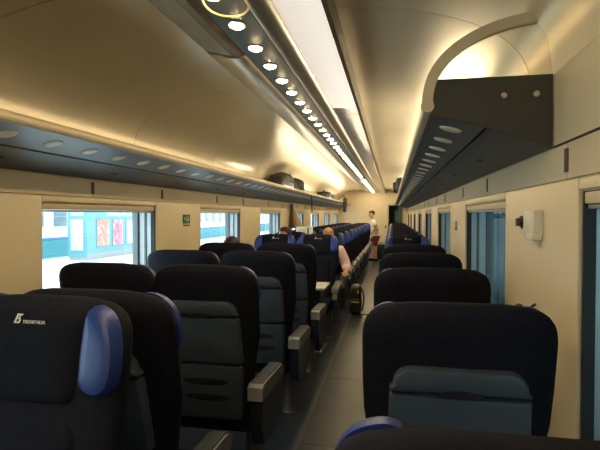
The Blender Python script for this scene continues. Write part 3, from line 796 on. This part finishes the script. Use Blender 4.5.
# ------------------------------------------------------------------ people
def skin_obj(name, verts, edges, m, parent, sub=2):
    # verts: list of (co, rx, ry)
    me = bpy.data.meshes.new(name)
    me.from_pydata([v[0] for v in verts], edges, [])
    me.materials.append(m)
    o = bpy.data.objects.new(name, me); col.objects.link(o); o.parent = parent
    md = o.modifiers.new('skin', 'SKIN'); md.use_smooth_shade = True
    if not me.skin_vertices: return o
    for i, v in enumerate(verts):
        sv = me.skin_vertices[0].data[i]; sv.radius = (v[1], v[2]); sv.use_root = (i == 0)
    s = o.modifiers.new('sub', 'SUBSURF'); s.levels = sub; s.render_levels = sub
    return o
class Skel:
    def __init__(s): s.v = []; s.e = []
    def p(s, co, r, r2=None, par=None):
        s.v.append((tuple(co), r, r if r2 is None else r2)); i = len(s.v)-1
        if par is not None: s.e.append((par, i))
        return i
    def chain(s, par, pts):
        for co, r in pts: par = s.p(co, r, None, par)
        return par
    def hand(s, wrist, pos, d, side):
        # pos: wrist point, d: direction of the fingers, side: thumb direction
        d = Vector(d).normalized(); side = Vector(side).normalized(); nrm = d.cross(side)
        pos = Vector(pos)
        palm = s.p(pos + d*0.045, 0.024, 0.034, wrist)
        for k, (off, ln) in enumerate(((0.030, 0.068), (0.010, 0.078), (-0.010, 0.072), (-0.029, 0.056))):
            a = s.p(pos + d*0.088 + side*off, 0.0095, None, palm)
            b = s.p(pos + d*(0.088+ln*0.5) + side*off*1.1 + nrm*0.006, 0.0088, None, a)
            s.p(pos + d*(0.088+ln*0.92) + side*off*1.1 + nrm*0.024, 0.0078, None, b)
        t = s.p(pos + d*0.035 + side*0.042, 0.011, None, palm)
        s.p(pos + d*0.075 + side*0.058, 0.0095, None, t)
def head_mesh(name, parent, loc, rot, m, scale=1.0):
    # lofted head: egg shape with jaw, brow, nose; faces local -y
    rings = []
    prof = [(-0.118, 0.030, 0.030, -0.035), (-0.108, 0.046, 0.045, -0.030), (-0.085, 0.058, 0.062, -0.020), (-0.055, 0.066, 0.078, -0.008), (-0.02, 0.071, 0.088, 0.0),
            (0.015, 0.074, 0.094, 0.004), (0.05, 0.074, 0.095, 0.006), (0.08, 0.066, 0.085, 0.008), (0.10, 0.050, 0.064, 0.010), (0.113, 0.028, 0.036, 0.010), (0.118, 0.008, 0.01, 0.010)]
    n = 28
    for z, rx, ry, cy in prof:
        r = []
        for i in range(n):
            a = 2*PI*i/n; x = rx*math.cos(a); y = cy + ry*math.sin(a)
            if math.sin(a) < -0.85:
                f = (-math.sin(a)-0.85)/0.15
                if -0.045 < z < 0.02: y -= 0.020*f*(1-abs(z+0.03)/0.06)
                if 0.01 < z < 0.04: y -= 0.003*f
                if -0.09 < z < -0.05: y -= 0.006*f
            r.append((x*scale, y*scale, z*scale))
        rings.append(r)
    mb = MB().loft(rings)
    # nose wedge and ears belong to the same surface
    mb.add([(x*scale, y*scale, z*scale) for x, y, z in ((0, -0.085, 0.018), (0.016, -0.082, -0.030), (-0.016, -0.082, -0.030), (0, -0.112, -0.024))], [[0, 1, 3], [0, 3, 2], [1, 2, 3]])
    for sx in (-1, 1):
        er = []
        for j in range(5):
            t = j/4; rr_ = 0.006 + 0.011*math.sin(PI*t)
            er.append([(sx*(0.072+0.010*math.sin(PI*t))*scale + rr_*0.5*math.cos(2*PI*i/8)*scale, (0.010 + rr_*math.sin(2*PI*i/8))*scale, (-0.035+0.062*t)*scale) for i in range(8)])
        mb.loft(er)
    h = obj(name, mb, m, parent, loc, rot)
    for sx in (-1, 1):
        obj('eye', MB().loft([[(sx*0.030*scale + r*math.cos(2*PI*i/10)*scale, (-0.080-d)*scale, (0.010)*scale + 0.6*r*math.sin(2*PI*i/10)*scale) for i in range(10)] for r, d in ((0.012, -0.004), (0.011, 0.003), (0.006, 0.006))]), 'eye', h)
    obj('mouth', MB().bbox(-0.022*scale, 0.022*scale, -0.094*scale, -0.082*scale, -0.066*scale, -0.057*scale, 0.003*scale), 'lip', h)
    return h
def hair_mesh(parent, m, low=0.0, scale=1.0, fringe=0.055):
    rings = []; n = 28
    prof = [(low-0.045, 0.060, 0.070), (low-0.01, 0.078, 0.098), (0.03, 0.081, 0.104), (0.06, 0.080, 0.104), (0.09, 0.070, 0.092), (0.112, 0.050, 0.066), (0.125, 0.024, 0.034), (0.128, 0.006, 0.008)]
    for z, rx, ry in prof:
        r = []
        for i in range(n):
            a = 2*PI*i/n; x = rx*math.cos(a); y = 0.010 + ry*math.sin(a)
            if z < fringe and math.sin(a) < 0.0: y = max(y, 0.010 + 0.0*ry); 
            r.append((x*scale, y*scale, z*scale))
        rings.append(r)
    return obj('hair', MB().loft(rings), m, parent)

# standing person near the doorway: facing -x with a small lean towards the seats
P = thing('person', 'person in white t-shirt and red shorts standing in the aisle by the end wall', 'person', (-0.58, 16.25, 0.0), math.radians(-68))
H = 1.64/1.75
def hs(p): return (p[0]*H, p[1]*H, p[2]*H)
sk = Skel()
hip = sk.p(hs((0, 0, 0.92)), 0.15*H, 0.115*H)
wa = sk.p(hs((0, -0.01, 1.10)), 0.135*H, 0.10*H, hip)
ch = sk.p(hs((0, -0.03, 1.30)), 0.155*H, 0.11*H, wa)
nk0 = sk.p(hs((0, -0.04, 1.44)), 0.085*H, 0.07*H, ch)
nk1 = sk.p(hs((0, -0.07, 1.54)), 0.055*H, 0.055*H, nk0)
sk.p(hs((0, -0.08, 1.60)), 0.05*H, 0.05*H, nk1)
for sx in (-1, 1):
    th = sk.p(hs((sx*0.09, 0, 0.84)), 0.088*H, None, hip)
    kn = sk.p(hs((sx*0.10, -0.01 - 0.03*(sx > 0), 0.48)), 0.056*H, None, th)
    cf = sk.p(hs((sx*0.10, 0.02, 0.34)), 0.053*H, None, kn)
    an = sk.p(hs((sx*0.10, 0.03, 0.09)), 0.036*H, None, cf)
    f1 = sk.p(hs((sx*0.105, -0.04, 0.045)), 0.042*H, 0.034*H, an)
    sk.p(hs((sx*0.115, -0.14, 0.03)), 0.04*H, 0.024*H, f1)
    sh = sk.p(hs((sx*0.18, -0.03, 1.40)), 0.065*H, None, ch)
    if sx < 0:      # near arm reaches forward to the seat back
        el = sk.p(hs((sx*0.235, -0.06, 1.13)), 0.046*H, None, sh); wr = sk.p(hs((sx*0.22, -0.25, 1.03)), 0.031*H, None, el)
        sk.hand(wr, hs((sx*0.22, -0.25, 1.03)), (0.05, -1, -0.25), (0.9, 0, 0.2))
    else:
        el = sk.p(hs((sx*0.23, -0.04, 1.12)), 0.046*H, None, sh); wr = sk.p(hs((sx*0.22, -0.20, 0.98)), 0.031*H, None, el)
        sk.hand(wr, hs((sx*0.22, -0.20, 0.98)), (0, -0.8, -0.6), (-0.9, 0, 0.2))
skin_obj('body', sk.v, sk.e, M['skin'], P)
hd = head_mesh('head', P, hs((0, -0.095, 1.655)), (math.radians(8), 0, math.radians(-14)), 'skin', 0.97)
hair_mesh(hd, 'hair_dark', 0.01, 0.97)
ts = Skel()
a0 = ts.p(hs((0, 0, 0.97)), 0.172*H, 0.142*H); ts.p(hs((0, 0, 0.82)), 0.185*H, 0.155*H, a0); a = a0; b = ts.p(hs((0, -0.01, 1.10)), 0.165*H, 0.13*H, a); c = ts.p(hs((0, -0.03, 1.31)), 0.175*H, 0.130*H, b)
d = ts.p(hs((0, -0.04, 1.44)), 0.105*H, 0.088*H, c)
for sx in (-1, 1):
    s1 = ts.p(hs((sx*0.18, -0.03, 1.40)), 0.085*H, None, c); ts.p(hs((sx*0.222, -0.05, 1.22)), 0.070*H, None, s1)
skin_obj('t_shirt', ts.v, ts.e, M['white_cloth'], P)
ts = Skel()
a = ts.p(hs((0, 0, 0.90)), 0.165*H, 0.138*H)
for sx in (-1, 1):
    s1 = ts.p(hs((sx*0.095, 0, 0.80)), 0.115*H, None, a); ts.p(hs((sx*0.105, -0.01, 0.50)), 0.098*H, None, s1)
skin_obj('shorts', ts.v, ts.e, M['red_cloth'], P)
for sx in (-1, 1):
    obj('shoe', soft_box(0.095*H, 0.27*H, 0.085*H, seed=3), 'black_bag', P, hs((sx*0.107, -0.05, 0.0)))

def seated(label, x, d, facing, shirt, hair, hairlow, fringe, head_rot, lean=0.0, arm_out=None, legs=True):
    # d: depth of the seat's top edge; local +y is the way the person faces
    P = thing('person', label, 'person', (x, d + facing*0.10, 0.0), 0 if facing > 0 else PI)
    sk = Skel(); L = lean
    hip = sk.p((L*0.3, 0.33, 0.60), 0.15, 0.125)
    wa = sk.p((L*0.5, 0.29, 0.78), 0.135, 0.105, hip)
    ch = sk.p((L*0.8, 0.25, 0.97), 0.155, 0.11, wa)
    n0 = sk.p((L, 0.235, 1.10), 0.08, 0.07, ch); n1 = sk.p((L, 0.245, 1.17), 0.054, 0.054, n0); sk.p((L, 0.255, 1.22), 0.05, 0.05, n1)
    hands = []
    for sx in (-1, 1):
        th = sk.p((L*0.3+sx*0.10, 0.45, 0.565), 0.085, None, hip); kn = sk.p((sx*0.11, 0.76, 0.545), 0.06, None, th)
        cf = sk.p((sx*0.11, 0.80, 0.36), 0.054, None, kn); an = sk.p((sx*0.11, 0.78, 0.09), 0.037, None, cf)
        sk.p((sx*0.115, 0.87, 0.04), 0.04, 0.03, an)
        sh = sk.p((L*0.9+sx*0.185, 0.25, 1.06), 0.066, None, ch)
        if arm_out and sx == arm_out:
            el = sk.p((sx*0.315, 0.27, 0.82), 0.048, None, sh); wr = sk.p((sx*0.325, 0.46, 0.755), 0.032, None, el)
            sk.hand(wr, (sx*0.325, 0.46, 0.75), (0, 1, -0.12), (-sx, 0.1, 0))
        else:
            el = sk.p((sx*0.21, 0.34, 0.84), 0.046, None, sh); wr = sk.p((sx*0.14, 0.55, 0.76), 0.031, None, el)
            sk.hand(wr, (sx*0.14, 0.55, 0.76), (-sx*0.3, 1, -0.1), (-sx, 0.1, 0.3))
    skin_obj('body', sk.v, sk.e, M['skin'], P)
    h = head_mesh('head', P, (L, 0.275, 1.275), head_rot, 'skin', 0.96)
    hair_mesh(h, hair, hairlow, 0.97, fringe)
    ts = Skel()
    a = ts.p((L*0.3, 0.33, 0.62), 0.168, 0.14); b = ts.p((L*0.5, 0.29, 0.78), 0.155, 0.125, a); c = ts.p((L*0.8, 0.25, 0.97), 0.172, 0.128, b); ts.p((L, 0.236, 1.105), 0.098, 0.085, c)
    for sx in (-1, 1):
        s1 = ts.p((L*0.9+sx*0.185, 0.25, 1.06), 0.084, None, c)
        if arm_out and sx == arm_out:
            e1 = ts.p((sx*0.315, 0.27, 0.82), 0.078, None, s1); ts.p((sx*0.323, 0.42, 0.768), 0.056, None, e1)
        else:
            e1 = ts.p((sx*0.21, 0.34, 0.84), 0.064, None, s1); ts.p((sx*0.155, 0.49, 0.785), 0.050, None, e1)
    skin_obj('shirt', ts.v, ts.e, M[shirt], P)
    ts = Skel(); a = ts.p((L*0.3, 0.33, 0.60), 0.162, 0.135)
    for sx in (-1, 1):
        t1 = ts.p((L*0.3+sx*0.10, 0.45, 0.57), 0.10, None, a); k1 = ts.p((sx*0.11, 0.765, 0.55), 0.075, None, t1); ts.p((sx*0.11, 0.79, 0.12), 0.06, None, k1)
    skin_obj('trousers', ts.v, ts.e, M['blue_cloth'], P)
    return P
seated('fair-haired person in a pink shirt, arm on the aisle armrest', XA, 7.35, -1, 'pink_cloth', 'hair_fair', 0.03, 0.085, (math.radians(12), 0, PI), lean=-0.05, arm_out=-1).scale.z = 0.955
seated('dark-haired person by the window, head turned to the aisle', -1.55, 7.35, -1, 'blue_cloth', 'hair_dark', 0.0, 0.06, (0, 0, PI - math.radians(60)), lean=0.0).scale.z = 0.965
seated('brown-haired person in the window seat just before the table bay', XWn-0.06, 4.30, 1, 'blue_cloth', 'hair_dark', 0.0, 0.06, (0, 0, PI)).scale.z = 0.935

# ------------------------------------------------------------------ outside, platform side
PZ = -0.60
o = obj('platform', MB().box(-16.4, -2.6, -8, 70, PZ-0.2, PZ), 'platform', smooth=False); struct(o, 'pale station platform outside', 'floor')
o = obj('track_bed', MB().box(-60, -16.4, -8, 90, PZ-1.2, PZ-0.9), 'plinth', smooth=False); struct(o, 'grey track bed beyond the platform', 'ground')
def carriage(x, y0, y1, label):
    T = thing('train_carriage', label, 'train', (x, y0, PZ-0.4))
    L = y1-y0; zb = PZ-0.4
    def b(z0, z1, m, name, xo=0.0): return obj(name, MB().bbox(-2.8-0.0, xo, 0, L, z0-zb, z1-zb, 0.03), m, T)
    b(-0.55, 0.24, 't_teal', 'lower_body'); b(0.24, 0.36, 't_blue', 'blue_stripe', 0.004); b(0.36, 2.9, 't_white', 'upper_body')
    b(zb+0.0, -0.55, 't_teal', 'skirt', -0.02)
    obj('roof', MB().prism_y([(-2.8, 2.9-zb), (-0.0, 2.9-zb), (-0.3, 3.25-zb), (-1.4, 3.45-zb), (-2.5, 3.25-zb)], 0, L), 't_grey', T)
    n = int((L-2.4)/1.75)
    wm = MB().bbox(-0.02, 0.008, 0, 1.05, 0.92-zb, 1.68-zb, 0.006).mesh('window', M['t_win'])
    rm = MB().box(0.006, 0.014, 0.0, 1.05, 1.43-zb, 1.46-zb).mesh('window_bar', M['alu'])
    for k in range(n):
        wv = place('window', wm, T, (0, 1.5 + k*1.75, 0)); place('window_bar', rm, wv)
    for yd in (0.35, L-1.05):
        dd = obj('door', MB().bbox(-0.02, 0.012, yd, yd+0.7, -0.4-zb, 1.9-zb, 0.006), 't_teal', T)
        obj('pane', MB().bbox(0.01, 0.018, yd+0.18, yd+0.52, 0.9-zb, 1.65-zb, 0.003), 't_win', dd)
    return T
carriage(-17.0, 6.5, 31.5, 'white and teal carriage parked beyond the teal kiosk')
carriage(-17.0, 32.2, 57.2, 'next white and teal carriage, seen through the far windows')
carriage(-17.0, 57.9, 83.0, 'last white and teal carriage, farthest along the platform')
# kiosk
K = thing('kiosk', 'teal kiosk with bright posters standing on the platform', 'kiosk', (-14.0, 20.4, PZ))
obj('kiosk_body', MB().bbox(-1.0, 0, 0, 4.8, 0.12, 2.36, 0.03), 'kiosk', K)
obj('end_board', MB().bbox(-1.0, -0.0, -0.02, 0.0, 0.14, 2.34, 0.01), 'kiosk_dark', K)
obj('kiosk_plinth', MB().bbox(-0.96, 0.04, 0.02, 4.76, 0, 0.30, 0.02), 'plinth', K)
ps = [('poster_b', 0.75, 1.75), ('poster_c', 2.10, 3.00), ('poster_d', 3.40, 4.20)]
for m, a, b in ps:
    fr = obj('poster_frame', MB().bbox(-0.01, 0.03, a-0.05, b+0.05, 0.55, 1.95, 0.01), 'kiosk_dark', K)
    obj('poster', MB().bbox(0.025, 0.036, a, b, 0.60, 1.90, 0.004), m, fr)
fr = obj('poster_frame', MB().bbox(-0.86, -0.14, -0.05, -0.01, 0.42, 1.95, 0.01), 'kiosk_dark', K)
obj('poster', MB().bbox(-0.81, -0.19, -0.056, -0.045, 0.47, 1.90, 0.004), 'poster_a', fr)
rnd = random.Random(3)
y = 1.6
while y < 3.9:                                        # letter-like white plates, too blurred to read
    wd = rnd.choice((0.05, 0.09, 0.11, 0.12)); h = rnd.choice((0.12, 0.13, 0.18))
    obj('letter', MB().box(0.0, 0.012, y, y+wd, 2.08, 2.08+h), 'sign_white', K, smooth=False); y += wd+0.045
x = -0.82
while x < -0.2:
    wd = rnd.choice((0.05, 0.07, 0.08)); obj('letter', MB().box(x, x+wd, -0.032, -0.018, 2.09, 2.09+rnd.choice((0.10, 0.14))), 'sign_white', K, smooth=False); x += wd+0.035

# ------------------------------------------------------------------ outside, other side
o = obj('shade_roof', MB().box(0.98, 15, -14, 95, 3.3, 3.5), 'bld', smooth=False); struct(o, 'unseen added roof shading the track on the single-seat side', 'roof')  # out of view, added to keep this side dark
o = obj('ground_side', MB().box(2.2, 40, -10, 90, -1.4, -1.2), 't_grey', smooth=False); struct(o, 'dark ballast beside the other track', 'ground')
T = thing('goods_wagon', 'dark teal wagon parked outside the single-seat windows', 'train', (3.4, 4.0, -1.2))
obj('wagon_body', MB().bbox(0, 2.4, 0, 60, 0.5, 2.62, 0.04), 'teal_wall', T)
obj('wagon_floor', MB().bbox(0.1, 2.3, 0.1, 59.9, 0.0, 0.5, 0.02), 't_grey', T)
rib = MB().bbox(-0.05, 0.0, 0, 0.10, 0.5, 2.6, 0.01).mesh('rib', M['teal_wall'])
for k in range(8): place('rib', rib, T, (0, 1.2 + 7.5*k, 0))
B = thing('station_building', 'pale station building rising behind the dark wagon', 'building', (12.0, 0.0, -1.2))
obj('facade', MB().box(0, 4, -10, 90, 0, 14), 'bld', B, smooth=False)
wm = MB().bbox(-0.04, 0.01, 0, 1.4, 0, 1.8, 0.02).mesh('window', M['bld_win'])
for r in range(3):
    for k in range(36): place('window', wm, B, (0, -8 + 2.6*k, 2.9 + 3.3*r))
